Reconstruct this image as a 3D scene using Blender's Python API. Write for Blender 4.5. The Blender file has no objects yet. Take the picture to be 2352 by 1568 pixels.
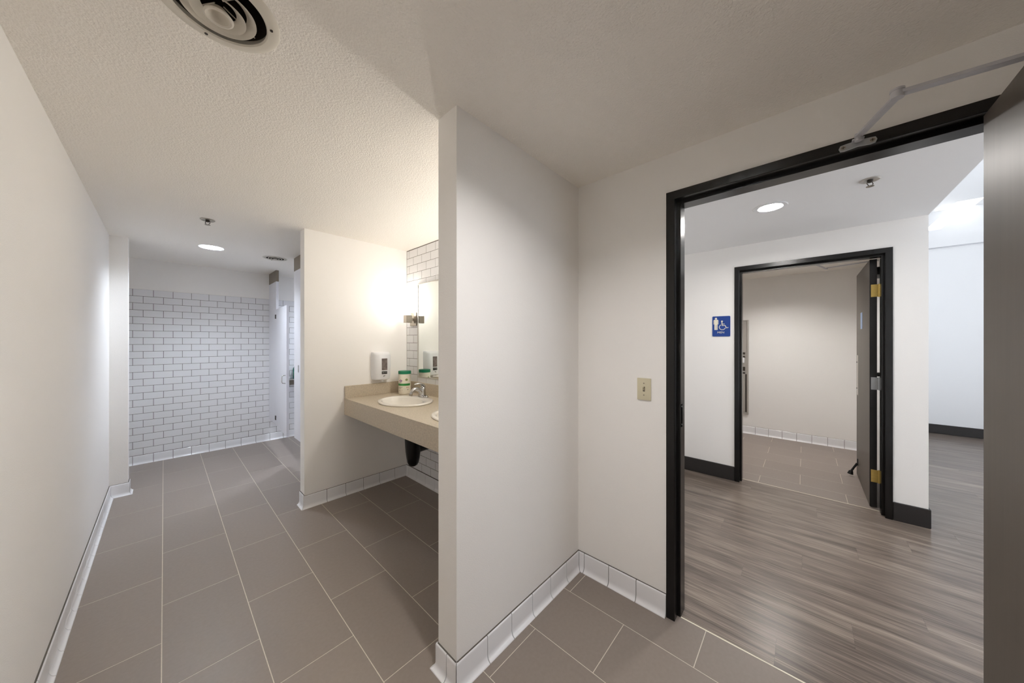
import bpy, bmesh, math, random
from mathutils import Vector, Matrix
random.seed(7)
PI = math.pi
S = bpy.context.scene
C = S.collection

# ---------------------------------------------------------------- camera, world, sun, exposure
HEAD = math.radians(42.5)
cam_d = bpy.data.cameras.new('camera'); cam = bpy.data.objects.new('camera', cam_d); C.objects.link(cam)
cam.location = (0, 0, 1.453); cam.rotation_euler = (PI/2, 0, HEAD - PI/2)
cam_d.sensor_width = 36; cam_d.lens = 732/2352*36; cam_d.clip_start = 0.02; cam_d.clip_end = 60
S.camera = cam
w = bpy.data.worlds.new('sky'); S.world = w; w.use_nodes = True
bg = w.node_tree.nodes['Background']; bg.inputs[0].default_value = (0.90, 0.94, 1.0, 1); bg.inputs[1].default_value = 1.9
sun_d = bpy.data.lights.new('sun', 'SUN'); sun_d.energy = 14; sun_d.angle = 0.02; sun_d.color = (1, .96, .9)
sun = bpy.data.objects.new('sun', sun_d); C.objects.link(sun)
sun.rotation_euler = Vector((-1.0, -0.83, 1.0)).to_track_quat('Z', 'Y').to_euler()
sun.location = (6, -3, 8)
SCONCE_E, SCONCE2_E, STALL_E, HALL_E, MEN_E, ROOM_E = 8.0, 32.0, 205.0, 165.0, 270.0, 198.0
S.view_settings.view_transform = 'Standard'; S.view_settings.look = 'None'
S.view_settings.exposure = 1.06; S.view_settings.gamma = 1.0; S.view_settings.use_curve_mapping = False
S.cycles.max_bounces = 9; S.cycles.diffuse_bounces = 8; S.cycles.glossy_bounces = 2; S.cycles.transparent_max_bounces = 4; S.cycles.sample_clamp_indirect = 6.0
S.cycles.use_denoising = True; S.cycles.use_adaptive_sampling = True; S.cycles.adaptive_threshold = 0.04; S.cycles.adaptive_min_samples = 24; S.cycles.caustics_reflective = False; S.cycles.caustics_refractive = False

# ---------------------------------------------------------------- materials
def lin(r, g, b):
    f = lambda c: (c/255/12.92) if c/255 <= .04045 else ((c/255+.055)/1.055)**2.4
    return (f(r), f(g), f(b), 1)
def mat(name, rgb, rough=.5, metal=0, spec=.5, bump=None, noise=None, emit=None, coat=0, stretch=(1, 1, 1), vary=0, trans=0):
    m = bpy.data.materials.new(name); m.use_nodes = True
    nt = m.node_tree; N = nt.nodes; L = nt.links; p = N['Principled BSDF']
    col = lin(*rgb)
    p.inputs['Base Color'].default_value = col; p.inputs['Roughness'].default_value = rough
    p.inputs['Metallic'].default_value = metal; p.inputs['Specular IOR Level'].default_value = spec
    p.inputs['Coat Weight'].default_value = coat; p.inputs['Coat Roughness'].default_value = .08
    p.inputs['Transmission Weight'].default_value = trans
    if bump or noise:
        g = N.new('ShaderNodeNewGeometry'); mp = N.new('ShaderNodeMapping'); mp.inputs['Scale'].default_value = stretch
        L.new(g.outputs['Position'], mp.inputs['Vector'])
    src = None
    if noise:                                   # (scale, amount, detail)
        n = N.new('ShaderNodeTexNoise'); n.inputs['Scale'].default_value = noise[0]; n.inputs['Detail'].default_value = noise[2] if len(noise) > 2 else 4
        L.new(mp.outputs[0], n.inputs['Vector'])
        r = N.new('ShaderNodeMapRange'); r.inputs['From Min'].default_value = .25; r.inputs['From Max'].default_value = .75
        r.inputs['To Min'].default_value = 1-noise[1]; r.inputs['To Max'].default_value = 1+noise[1]
        L.new(n.outputs['Fac'], r.inputs['Value']); src = r.outputs[0]
    if vary:
        oi = N.new('ShaderNodeObjectInfo'); r2 = N.new('ShaderNodeMapRange')
        r2.inputs['To Min'].default_value = 1-vary; r2.inputs['To Max'].default_value = 1+vary
        L.new(oi.outputs['Random'], r2.inputs['Value'])
        if src:
            mm = N.new('ShaderNodeMath'); mm.operation = 'MULTIPLY'; L.new(src, mm.inputs[0]); L.new(r2.outputs[0], mm.inputs[1]); src = mm.outputs[0]
        else: src = r2.outputs[0]
    if src:
        vm = N.new('ShaderNodeVectorMath'); vm.operation = 'SCALE'; vm.inputs[0].default_value = col[:3]
        L.new(src, vm.inputs['Scale']); L.new(vm.outputs[0], p.inputs['Base Color'])
    if bump:                                    # (scale, strength, distance)
        n2 = N.new('ShaderNodeTexNoise'); n2.inputs['Scale'].default_value = bump[0]; n2.inputs['Detail'].default_value = 1.0
        L.new(mp.outputs[0], n2.inputs['Vector'])
        b = N.new('ShaderNodeBump'); b.inputs['Strength'].default_value = bump[1]; b.inputs['Distance'].default_value = bump[2]
        L.new(n2.outputs['Fac'], b.inputs['Height']); L.new(b.outputs[0], p.inputs['Normal'])
    if emit:
        p.inputs['Emission Color'].default_value = (*emit[0], 1); p.inputs['Emission Strength'].default_value = emit[1]
    return m
M = {}
M['paint'] = mat('wall_paint', (246, 244, 241), .55, spec=.3, bump=(260, .25, .002))
M['ceil'] = mat('ceiling_paint', (247, 243, 236), .7, spec=.2, bump=(140, .65, .005))
M['ceilf'] = mat('ceiling_paint_hall', (238, 238, 238), .7, spec=.2, bump=(200, .2, .002))
M['floort'] = mat('floor_tile', (139, 128, 120), .38, spec=.45, noise=(60, .05), bump=(300, .12, .001), vary=.03)
M['grout'] = mat('floor_grout', (212, 203, 189), .8, noise=(80, .08))
M['white'] = mat('glazed_white', (236, 236, 238), .12, spec=.5)
M['dgrout'] = mat('dark_grout', (92, 88, 82), .85)
M['black'] = mat('black_enamel', (12, 11, 11), .26, spec=.5, noise=(6, .04))
M['leaf'] = mat('door_leaf_bronze', (88, 80, 72), .44, spec=.55, noise=(26, .10, 6), bump=(90, .08, .001), stretch=(1, 1, .05))
M['leafedge'] = mat('door_edge', (20, 19, 20), .4)
M['cove'] = mat('vinyl_base', (42, 39, 38), .5, noise=(5, .06))
M['counter'] = mat('counter_laminate', (194, 182, 163), .42, spec=.4, noise=(85, .16, 6), bump=(120, .05, .0005))
M['porc'] = mat('porcelain', (240, 236, 228), .1, spec=.5)
M['chrome'] = mat('chrome', (200, 200, 200), .12, 1, noise=(10, .03))
M['nickel'] = mat('brushed_nickel', (168, 160, 148), .32, 1, noise=(40, .06), stretch=(1, 1, .1))
M['steel'] = mat('stainless', (202, 198, 192), .42, .75, noise=(50, .05), stretch=(1, 1, .05))
M['slot'] = mat('dark_slot', (62, 54, 46), .6, noise=(20, .1))
M['alu'] = mat('arm_aluminium', (205, 205, 210), .45, .3, noise=(30, .05))
M['brass'] = mat('brass', (208, 178, 100), .38, .6, noise=(60, .08))
M['silver'] = mat('silver_hinge', (176, 178, 180), .4, .6, noise=(60, .05))
M['plastic'] = mat('white_plastic', (232, 233, 235), .3, noise=(4, .01))
M['ivory'] = mat('ivory_plastic', (212, 204, 176), .4, noise=(6, .02))
M['lampg'] = mat('sconce_glass', (255, 250, 240), .3, emit=((1.0, .945, .86), SCONCE_E), noise=(2, .01))
M['lampg2'] = mat('sconce_glass_bright', (255, 250, 240), .3, emit=((1.0, .945, .86), SCONCE2_E), noise=(2, .01))
M['stallg'] = mat('stall_lamp_lens', (255, 255, 255), .3, emit=((.82, .90, 1.0), STALL_E), noise=(2, .01))
M['hallg'] = mat('hall_lamp_lens', (255, 250, 240), .3, emit=((1.0, .96, .92), HALL_E), noise=(2, .01))
M['meng'] = mat('mens_lamp_lens', (255, 250, 240), .3, emit=((1.0, .96, .93), MEN_E), noise=(2, .01))
M['roomg'] = mat('room_lamp_lens', (255, 250, 240), .3, emit=((1.0, .97, .95), ROOM_E), noise=(2, .01))
M['stallp'] = mat('stall_laminate', (232, 232, 238), .35, noise=(8, .01))
M['taupe'] = mat('taupe_metal', (136, 126, 112), .45, .3, noise=(14, .04))
M['blue'] = mat('sign_blue', (14, 62, 142), .4, noise=(20, .03))
M['signw'] = mat('sign_cream', (236, 230, 210), .5, noise=(20, .02))
M['green'] = mat('lid_green', (14, 120, 84), .35, noise=(10, .04))
M['bandg'] = mat('band_green', (48, 140, 66), .4, noise=(30, .05))
M['purple'] = mat('mark_purple', (122, 74, 140), .5, noise=(30, .05))
M['lime'] = mat('mark_lime', (138, 150, 92), .5, noise=(30, .05))
M['ink'] = mat('print_grey', (120, 120, 116), .6, noise=(200, .2))
M['pink'] = mat('print_pink', (206, 150, 130), .6, noise=(30, .05))
M['label'] = mat('can_label', (236, 230, 214), .4, noise=(10, .01))
M['bottle'] = mat('green_bottle', (18, 112, 96), .25, noise=(12, .06))
M['rubber'] = mat('black_rubber', (14, 14, 14), .45, noise=(20, .08))
M['trap'] = mat('black_gloss_plastic', (8, 8, 8), .12, noise=(10, .1))
M['smoke'] = mat('smoked_window', (118, 108, 104), .2, noise=(45, .35, 5))
M['dark'] = mat('duct_dark', (34, 26, 18), .7, noise=(30, .3))
M['diff'] = mat('diffuser_white', (214, 208, 196), .45, noise=(8, .02))
M['mirror'] = mat('mirror_silver', (238, 242, 240), .01, 1, noise=(2, .005))
M['sticker'] = mat('pale_blue_sticker', (150, 176, 214), .4, noise=(10, .03))
M['hallw'] = mat('hall_paint', (240, 241, 242), .6, spec=.3, bump=(220, .15, .002))
# wood-look vinyl plank: grain along Y, tone per plank
def wood():
    m = bpy.data.materials.new('vinyl_wood'); m.use_nodes = True; nt = m.node_tree; N = nt.nodes; L = nt.links; p = N['Principled BSDF']
    g = N.new('ShaderNodeNewGeometry'); oi = N.new('ShaderNodeObjectInfo')
    cx = N.new('ShaderNodeCombineXYZ'); mul = N.new('ShaderNodeMath'); mul.operation = 'MULTIPLY'; mul.inputs[1].default_value = 37.0
    L.new(oi.outputs['Random'], mul.inputs[0]); L.new(mul.outputs[0], cx.inputs['Z']); L.new(mul.outputs[0], cx.inputs['Y'])
    ad = N.new('ShaderNodeVectorMath'); ad.operation = 'ADD'; L.new(g.outputs['Position'], ad.inputs[0]); L.new(cx.outputs[0], ad.inputs[1])
    def nz(sx, sy, sc, det, dist):
        mp = N.new('ShaderNodeMapping'); mp.inputs['Scale'].default_value = (sx, sy, 1); L.new(ad.outputs[0], mp.inputs['Vector'])
        n = N.new('ShaderNodeTexNoise'); n.inputs['Scale'].default_value = sc; n.inputs['Detail'].default_value = det
        n.inputs['Distortion'].default_value = dist; L.new(mp.outputs[0], n.inputs['Vector']); return n.outputs['Fac']
    a = nz(9, .7, 2.2, 7, .6); b = nz(60, 1.6, 3.2, 5, .3)
    mx = N.new('ShaderNodeMath'); mx.operation = 'MULTIPLY_ADD'; mx.inputs[1].default_value = .5
    L.new(b, mx.inputs[0]); m2 = N.new('ShaderNodeMath'); m2.operation = 'MULTIPLY'; m2.inputs[1].default_value = .5; L.new(a, m2.inputs[0]); L.new(m2.outputs[0], mx.inputs[2])
    cr = N.new('ShaderNodeValToRGB'); e = cr.color_ramp.elements
    e[0].position = .34; e[0].color = lin(76, 66, 59); e[1].position = .68; e[1].color = lin(154, 141, 128)
    k = e.new(.5); k.color = lin(114, 102, 93)
    L.new(mx.outputs[0], cr.inputs[0])
    r2 = N.new('ShaderNodeMapRange'); r2.inputs['To Min'].default_value = .92; r2.inputs['To Max'].default_value = 1.08; L.new(oi.outputs['Random'], r2.inputs['Value'])
    vm = N.new('ShaderNodeVectorMath'); vm.operation = 'SCALE'; L.new(cr.outputs[0], vm.inputs[0]); L.new(r2.outputs[0], vm.inputs['Scale'])
    L.new(vm.outputs[0], p.inputs['Base Color']); p.inputs['Roughness'].default_value = .28; p.inputs['Specular IOR Level'].default_value = .45
    bp = N.new('ShaderNodeBump'); bp.inputs['Strength'].default_value = .12; bp.inputs['Distance'].default_value = .001; L.new(b, bp.inputs['Height']); L.new(bp.outputs[0], p.inputs['Normal'])
    return m
M['wood'] = wood()
def pane_mat():
    m = bpy.data.materials.new('window_pane'); m.use_nodes = True; nt = m.node_tree; N = nt.nodes; N.remove(N['Principled BSDF'])
    t = N.new('ShaderNodeBsdfTransparent'); gl = N.new('ShaderNodeBsdfGlossy'); gl.inputs['Roughness'].default_value = .02
    mx = N.new('ShaderNodeMixShader'); mx.inputs[0].default_value = .06
    nt.links.new(t.outputs[0], mx.inputs[1]); nt.links.new(gl.outputs[0], mx.inputs[2]); nt.links.new(mx.outputs[0], N['Material Output'].inputs[0]); return m
M['pane'] = pane_mat()

# ---------------------------------------------------------------- helpers (all coordinates are world; parents' origins are subtracted)
ORG = {}
def reg(o, parent, org):
    C.objects.link(o)
    if parent is not None:
        o.parent = parent; ORG[o] = ORG[parent]
    else: ORG[o] = Vector(org)
    return o
def tag(o, label, cat, group=None, kind=None):
    o['label'] = label; o['category'] = cat
    if group: o['group'] = group
    if kind: o['kind'] = kind
    return o
def thing(name, label, cat, org, group=None, kind=None):
    o = bpy.data.objects.new(name, None); o.empty_display_size = .05; reg(o, None, org); o.location = org
    return tag(o, label, cat, group, kind)
def emit_mesh(name, bm, m, parent=None, smooth=False, org=None):
    if parent is not None: off = ORG[parent]
    else: off = Vector(org or (0, 0, 0))
    bmesh.ops.translate(bm, verts=bm.verts, vec=-off)
    bmesh.ops.recalc_face_normals(bm, faces=bm.faces)
    me = bpy.data.meshes.new(name); bm.to_mesh(me); bm.free()
    me.materials.append(M[m] if isinstance(m, str) else m)
    if smooth:
        for p in me.polygons: p.use_smooth = True
        me.set_sharp_from_angle(angle=math.radians(38))
    o = bpy.data.objects.new(name, me); reg(o, parent, off)
    if parent is None: o.location = off
    return o
def bbox(bm, lo, hi, bev=0, seg=1):
    lo = Vector(lo); hi = Vector(hi); r = bmesh.ops.create_cube(bm, size=1)
    for v in r['verts']: v.co = Vector([(lo[i]+hi[i])/2 + v.co[i]*(hi[i]-lo[i]) for i in range(3)])
    if bev:
        es = list({e for v in r['verts'] for e in v.link_edges})
        bmesh.ops.bevel(bm, geom=es, offset=bev, segments=seg, affect='EDGES', profile=.6)
def box(name, lo, hi, m, parent=None, bev=0, seg=1, smooth=False):
    bm = bmesh.new(); bbox(bm, lo, hi, bev, seg); lo = Vector(lo); hi = Vector(hi)
    return emit_mesh(name, bm, m, parent, smooth, org=((lo.x+hi.x)/2, (lo.y+hi.y)/2, lo.z))
def struct(o, label, cat): return tag(o, label, cat, kind='structure')
def prism(bm, pts, axis, a, b):
    """extrude a closed 2D outline: axis 0 -> pts=(y,z), 1 -> (x,z), 2 -> (x,y)"""
    def P(p, t): return {0: (t, p[0], p[1]), 1: (p[0], t, p[1]), 2: (p[0], p[1], t)}[axis]
    A = [bm.verts.new(P(p, a)) for p in pts]; B = [bm.verts.new(P(p, b)) for p in pts]; n = len(pts)
    bm.faces.new(A); bm.faces.new(B[::-1])
    for i in range(n): bm.faces.new((A[i], B[i], B[(i+1) % n], A[(i+1) % n]))
def lathe(bm, prof, cx, cy, n=32, ru=1, rv=1, closed=False, z0=0):
    """prof: (r,z[,dx]) rings about a vertical axis"""
    rings = []
    for q in prof:
        r, z = q[0], q[1]; dx = q[2] if len(q) > 2 else 0
        if r < 1e-6: rings.append([bm.verts.new((cx+dx, cy, z0+z))])
        else: rings.append([bm.verts.new((cx+dx+ru*r*math.cos(2*PI*i/n), cy+rv*r*math.sin(2*PI*i/n), z0+z)) for i in range(n)])
    for A, B in zip(rings[:-1], rings[1:]):
        for i in range(n):
            j = (i+1) % n
            if len(A) == 1 and len(B) == 1: continue
            if len(A) == 1: bm.faces.new((A[0], B[j], B[i]))
            elif len(B) == 1: bm.faces.new((A[i], A[j], B[0]))
            else: bm.faces.new((A[i], A[j], B[j], B[i]))
    if closed:
        for i in range(n):
            j = (i+1) % n; bm.faces.new((rings[-1][i], rings[-1][j], rings[0][j], rings[0][i]))
def tube(bm, pts, rad, n=12, caps=True, flat=None):
    pts = [Vector(p) for p in pts]; rings = []
    rad = rad if isinstance(rad, (list, tuple)) else [rad]*len(pts)
    up = Vector((0, 0, 1)); prev = None
    for i, p in enumerate(pts):
        d = (pts[min(i+1, len(pts)-1)] - pts[max(i-1, 0)]).normalized()
        x = prev if prev is not None else (d.cross(up) if abs(d.z) < .95 else Vector((1, 0, 0)))
        x = (x - d*x.dot(d)).normalized(); y = d.cross(x).normalized(); prev = x
        fx, fy = flat if flat else (1, 1)
        rings.append([bm.verts.new(p + (x*math.cos(2*PI*k/n)*fx + y*math.sin(2*PI*k/n)*fy)*rad[i]) for k in range(n)])
    for A, B in zip(rings[:-1], rings[1:]):
        for k in range(n): bm.faces.new((A[k], A[(k+1) % n], B[(k+1) % n], B[k]))
    if caps: bm.faces.new(rings[0][::-1]); bm.faces.new(rings[-1])
def bez(p0, p1, p2, p3, n):
    p0, p1, p2, p3 = map(Vector, (p0, p1, p2, p3)); out = []
    for i in range(n+1):
        t = i/n; s = 1-t; out.append(p0*s**3 + p1*3*s*s*t + p2*3*s*t*t + p3*t**3)
    return out
def holed(bm, rect, holes, z):
    """flat rectangle (x0,y0,x1,y1) at height z with elliptical holes (cx,cy,ru,rv)"""
    es = []
    def loop(pts):
        vs = [bm.verts.new((x, y, z)) for x, y in pts]
        for i in range(len(vs)): es.append(bm.edges.new((vs[i], vs[(i+1) % len(vs)])))
    x0, y0, x1, y1 = rect; loop([(x0, y0), (x1, y0), (x1, y1), (x0, y1)])
    for cx, cy, ru, rv in holes: loop([(cx+ru*math.cos(2*PI*i/40), cy+rv*math.sin(2*PI*i/40)) for i in range(40)])
    bmesh.ops.triangle_fill(bm, use_beauty=True, use_dissolve=False, edges=es)
MESHES = {}
def piece(name, dims, loc, m, parent, bev=0):
    """a box piece that shares its mesh with pieces of the same size; loc = lowest corner"""
    k = (name, tuple(round(d, 4) for d in dims), m, bev)
    if k not in MESHES:
        bm = bmesh.new(); bbox(bm, (0, 0, 0), dims, bev); bmesh.ops.recalc_face_normals(bm, faces=bm.faces)
        me = bpy.data.meshes.new(name); bm.to_mesh(me); bm.free(); me.materials.append(M[m]); MESHES[k] = me
    o = bpy.data.objects.new(name, MESHES[k]); reg(o, parent, (0, 0, 0)); o.location = Vector(loc) - ORG[parent]
    return o

H = 2.44
U0, UD, UE = -0.345, 1.80, 0.825          # left wall, door / mirror wall, free ends of the cross walls
VP, VP2, VS, VS2, VF = 1.07, 1.20, 3.21, 3.33, 5.82
VB = -1.40
# ---------------------------------------------------------------- large structure: walls
struct(box('wall_left', (U0-.12, VB-.12, 0), (U0, 4.855, H), 'paint'), 'long cream painted wall along the left side of the washroom', 'wall')
struct(box('wall_stub', (U0, 4.74, 0), (-.232, 4.855, H), 'paint'), 'short cream wall return at the end of the long left wall', 'wall')
struct(box('wall_alcove', (-1.0, 4.855, 0), (-.88, VF, H), 'paint'), 'painted side wall of the alcove behind the short wall return', 'wall')
struct(box('wall_alcove_front', (-1.0, 4.74, 0), (U0-.12, 4.855, H), 'paint'), 'painted front wall of the alcove behind the short wall return', 'wall')
struct(box('wall_far', (-1.0, VF, 0), (2.62, VF+.12, H), 'paint'), 'far washroom wall clad in white subway tile with painted top', 'wall')
far = bpy.data.objects['wall_far']
wm = struct(box('wall_mirror', (UD, 1.135, 0), (UD+.15, VS2, H), 'paint'), 'white tiled wall behind the vanity counter and mirror', 'wall')
bm = bmesh.new(); bbox(bm, (UD, .515, 0), (UD+.15, 1.135, H)); bbox(bm, (UD, -.515, 2.215), (UD+.15, .515, H)); bbox(bm, (UD, VB-.12, 0), (UD+.15, -.515, H))
struct(emit_mesh('wall_door', bm, 'paint', org=(UD+.07, .8, 0)), 'cream wall with the light switch around the near black doorway', 'wall')
struct(box('wall_partition', (UE, VP, 0), (UD, VP2, H), 'paint'), 'short cream cross wall standing between the vanity and the doorway', 'wall')
struct(box('wall_side', (UE, VS, 0), (2.62, VS2, H), 'paint'), 'cream cross wall with the soap dispenser beyond the vanity', 'wall')
struct(box('wall_stall', (2.50, VS2, 0), (2.62, VF, H), 'paint'), 'painted back wall of the toilet stalls', 'wall')
struct(box('wall_back', (U0, VB-.12, 0), (UD, VB, H), 'paint'), 'painted washroom wall behind the viewer', 'wall')
bm = bmesh.new(); bbox(bm, (4.02, .515, 0), (4.17, 1.75, H)); bbox(bm, (4.02, -.515, 2.205), (4.17, .515, H)); bbox(bm, (4.02, -.715, 0), (4.17, -.515, H))
struct(emit_mesh('wall_mens', bm, 'paint', org=(4.09, 1, 0)), 'pale hall wall around the doorway of the opposite washroom', 'wall')
struct(box('wall_hall_end', (UD+.15, 1.60, 0), (4.02, 1.72, H), 'paint'), 'painted end wall of the small hall', 'wall')
struct(box('wall_mens_side', (4.17, -.715, 0), (8.27, -.60, 3.51), 'hallw'), 'long white wall running down the bright corridor', 'wall')
struct(box('wall_mens_back', (6.25, -.60, 0), (6.37, 2.4, H), 'paint'), 'white back wall seen through the opposite doorway', 'wall')
struct(box('wall_mens_end', (4.17, 2.4, 0), (6.37, 2.52, H), 'paint'), 'painted end wall inside the opposite washroom', 'wall')
struct(box('wall_mens_front', (4.05, 1.75, 0), (4.17, 2.4, H), 'paint'), 'painted front wall inside the opposite washroom', 'wall')
struct(box('wall_soffit', (UD+.15, -.715, H+.003), (4.17, -.60, 3.51), 'hallw'), 'white drop above the edge of the low hall ceiling', 'wall')
struct(box('wall_corridor_near', (UD, -3.2, 0), (UD+.15, VB-.12, 3.51), 'hallw'), 'white corridor wall on the near washroom side', 'wall')
struct(box('wall_corridor_upper', (UD, VB-.12, H), (UD+.15, -.60, 3.51), 'hallw'), 'white upper corridor wall above the near washroom', 'wall')
struct(box('wall_corridor_far', (8.27, -3.2, 0), (8.40, -.60, 3.51), 'hallw'), 'bright white wall at the far end of the corridor', 'wall')
struct(box('trim_1', (8.255, -3.2, 2.925), (8.27, -.715, 2.937), 'alu'), 'thin grey strip standing in for a shadow gap high on the far corridor wall', 'trim')  # raised grey strip stands in for the shade of a gap
struct(box('trim_2', (8.252, -3.2, 2.939), (8.27, -.715, 3.14), 'hallw'), 'pale raised band high on the far corridor wall', 'trim')
# corridor end wall with an unseen window added to let daylight in
bm = bmesh.new(); bbox(bm, (UD, -3.32, 0), (2.0, -3.2, 3.51)); bbox(bm, (7.0, -3.32, 0), (8.4, -3.2, 3.51)); bbox(bm, (2.0, -3.32, 3.0), (7.0, -3.2, 3.51)); bbox(bm, (2.0, -3.32, 0), (7.0, -3.2, .3))
struct(emit_mesh('wall_window', bm, 'hallw', org=(4.5, -3.26, 0)), 'white corridor wall around the large added window', 'wall')
struct(box('sun_blocker', (-1.5, -6.6, 3.30), (9.5, -3.32, 3.40), 'hallw'), 'flat unseen slab added to keep the sun out of the window', 'sun_blocker')  # unseen slab added outside to block direct sun through the window
win = struct(thing('added_window_1', 'large dark-framed window added to let daylight into the corridor', 'window', (4.5, -3.26, .3)), 'large dark-framed window added to let daylight into the corridor', 'window')
for x in (2.0, 3.23, 4.47, 5.71, 6.94): box('mullion', (x, -3.29, .3), (x+.06, -3.23, 3.0), 'black', win)
for z in (.3, 2.94): box('rail', (2.06, -3.29, z), (6.94, -3.23, z+.06), 'black', win)
for x in (2.06, 3.29, 4.53, 5.77): box('pane', (x, -3.263, .36), (x+1.17, -3.257, 2.94), 'pane', win)

# ---------------------------------------------------------------- ceilings (with holes for the fittings)
VENT1 = (.109, 1.278, .148); VENT2 = (.89, 4.63, .118); LAMP1 = (.335, 4.585, .095); LAMP2 = (3.01, .183, .070); LAMP3 = (5.28, .30, .08); LAMP4 = (.70, .30, .08); LAMP5 = (1.62, 4.95, .08)
bm = bmesh.new()
holed(bm, (U0-.12, VB-.12, UD+.15, VF+.12), [(VENT1[0], VENT1[1], .116, .116), (VENT2[0], VENT2[1], .092, .092), (LAMP1[0], LAMP1[1], LAMP1[2], LAMP1[2]), (LAMP4[0], LAMP4[1], LAMP4[2], LAMP4[2]), (LAMP5[0], LAMP5[1], LAMP5[2], LAMP5[2])], H)
r = bmesh.ops.create_grid(bm, size=.5)
for v in r['verts']: v.co = Vector((-1.0 + (v.co.x+.5)*(U0-.12+1.0), 4.7+(v.co.y+.5)*(VF+.12-4.7), H))
r = bmesh.ops.create_grid(bm, size=.5)
for v in r['verts']: v.co = Vector((UD+.15 + (v.co.x+.5)*.68, VS+(v.co.y+.5)*(VF+.12-VS), H))
struct(emit_mesh('ceiling', bm, 'ceil'), 'warm textured ceiling over the washroom', 'ceiling')
bm = bmesh.new(); holed(bm, (UD+.15, -.715, 4.17, 1.72), [(LAMP2[0], LAMP2[1], LAMP2[2], LAMP2[2])], H)
struct(emit_mesh('ceiling_hall', bm, 'ceilf'), 'smooth white low ceiling over the small hall', 'ceiling')
bm = bmesh.new(); holed(bm, (4.17, -.60, 6.37, 2.52), [(LAMP3[0], LAMP3[1], LAMP3[2], LAMP3[2])], H)
struct(emit_mesh('ceiling_mens', bm, 'ceil'), 'painted ceiling inside the opposite washroom', 'ceiling')
bm = bmesh.new()
for lo, hi in (((UD, -3.32, 3.51), (7.90, -.60, 3.6)), ((7.90, -1.66, 3.51), (8.40, -.60, 3.6)), ((7.90, -3.32, 3.51), (8.40, -1.90, 3.6))): bbox(bm, lo, hi)  # gap left between the slabs so the sun throws a patch on the wall
struct(emit_mesh('ceiling_corridor', bm, 'hallw', org=(5, -3, 3.51)), 'high white corridor ceiling with a narrow slot added to shape the sun patch', 'ceiling')

# ---------------------------------------------------------------- floors
def span(a, b, step, phase):
    k = math.floor((a-phase)/step); out = [a]
    while True:
        k += 1; x = phase+k*step
        if x >= b-.02: break
        if x > a+.02: out.append(x)
    return out + [b]
def tile_floor(parent, rows, vr, ph):
    for i, (u0, u1) in enumerate(rows):
        js = span(vr[0], vr[1], .64, ph[i % 2])
        for v0, v1 in zip(js[:-1], js[1:]):
            piece('tile', (u1-u0-.0035, v1-v0-.0035, .008), (u0+.00175, v0+.00175, -.008), 'floort', parent)
fl = struct(box('floor', (-1.0, VB-.12, -.06), (1.842, VF, -.0004), 'grout'), 'taupe porcelain plank tile floor of the washroom', 'floor')
ROW = [-.962, -.644, -.326, -.008, .316, .633, .951, 1.270, 1.594, 1.840]
tile_floor(fl, list(zip(ROW[2:-1], ROW[3:])), (VB, VF), (.363, .043))
tile_floor(fl, list(zip(ROW[:2], ROW[1:3])), (4.855, VF), (.363, .043))
fs = struct(box('floor_stall', (1.842, VS2, -.06), (2.5, VF, -.0004), 'grout'), 'taupe porcelain tile floor inside the toilet stalls', 'floor')
tile_floor(fs, [(1.842, 2.16), (2.16, 2.5)], (VS2, VF), (.043, .363))
fmn = struct(box('floor_mens', (4.14, -.60, -.06), (6.25, 2.4, -.0004), 'grout'), 'taupe porcelain tile floor seen through the opposite doorway', 'floor')
tile_floor(fmn, [(4.142, 4.372), (4.372, 4.690), (4.690, 5.005), (5.005, 5.322), (5.322, 5.640), (5.640, 5.955), (5.955, 6.25)], (-.60, 2.4), (.349, .030))
fh = struct(box('floor_hall', (1.842, -3.2, -.06), (8.27, 1.6, -.0012), 'cove'), 'grey wood-look vinyl plank floor of the hall', 'floor')
u = 1.845; i = 0
while u < 8.26:
    u1 = min(u+.181, 8.27)
    top = 1.6 if u1 < 4.14 else (-.60 if u > 4.13 else .5)
    if u < 4.14 < u1: u1 = 4.139; top = 1.6
    js = span(-3.2, top, 1.22, (i*.47) % 1.22 - 6)
    for v0, v1 in zip(js[:-1], js[1:]):
        piece('plank', (u1-u-.0006, v1-v0-.0006, .006), (u+.0003, v0+.0003, -.006), 'wood', fh)
    u = u1 if u1 != 4.139 else 4.141; i += 1
struct(box('trim_3', (1.838, -.492, -.006), (1.8455, .492, .0006), 'signw'), 'thin pale edge strip at the near doorway between tile and planks', 'trim')
struct(box('trim_4', (4.136, -.492, -.006), (4.1435, .492, .0006), 'signw'), 'thin pale edge strip at the opposite doorway between tile and planks', 'trim')

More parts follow.
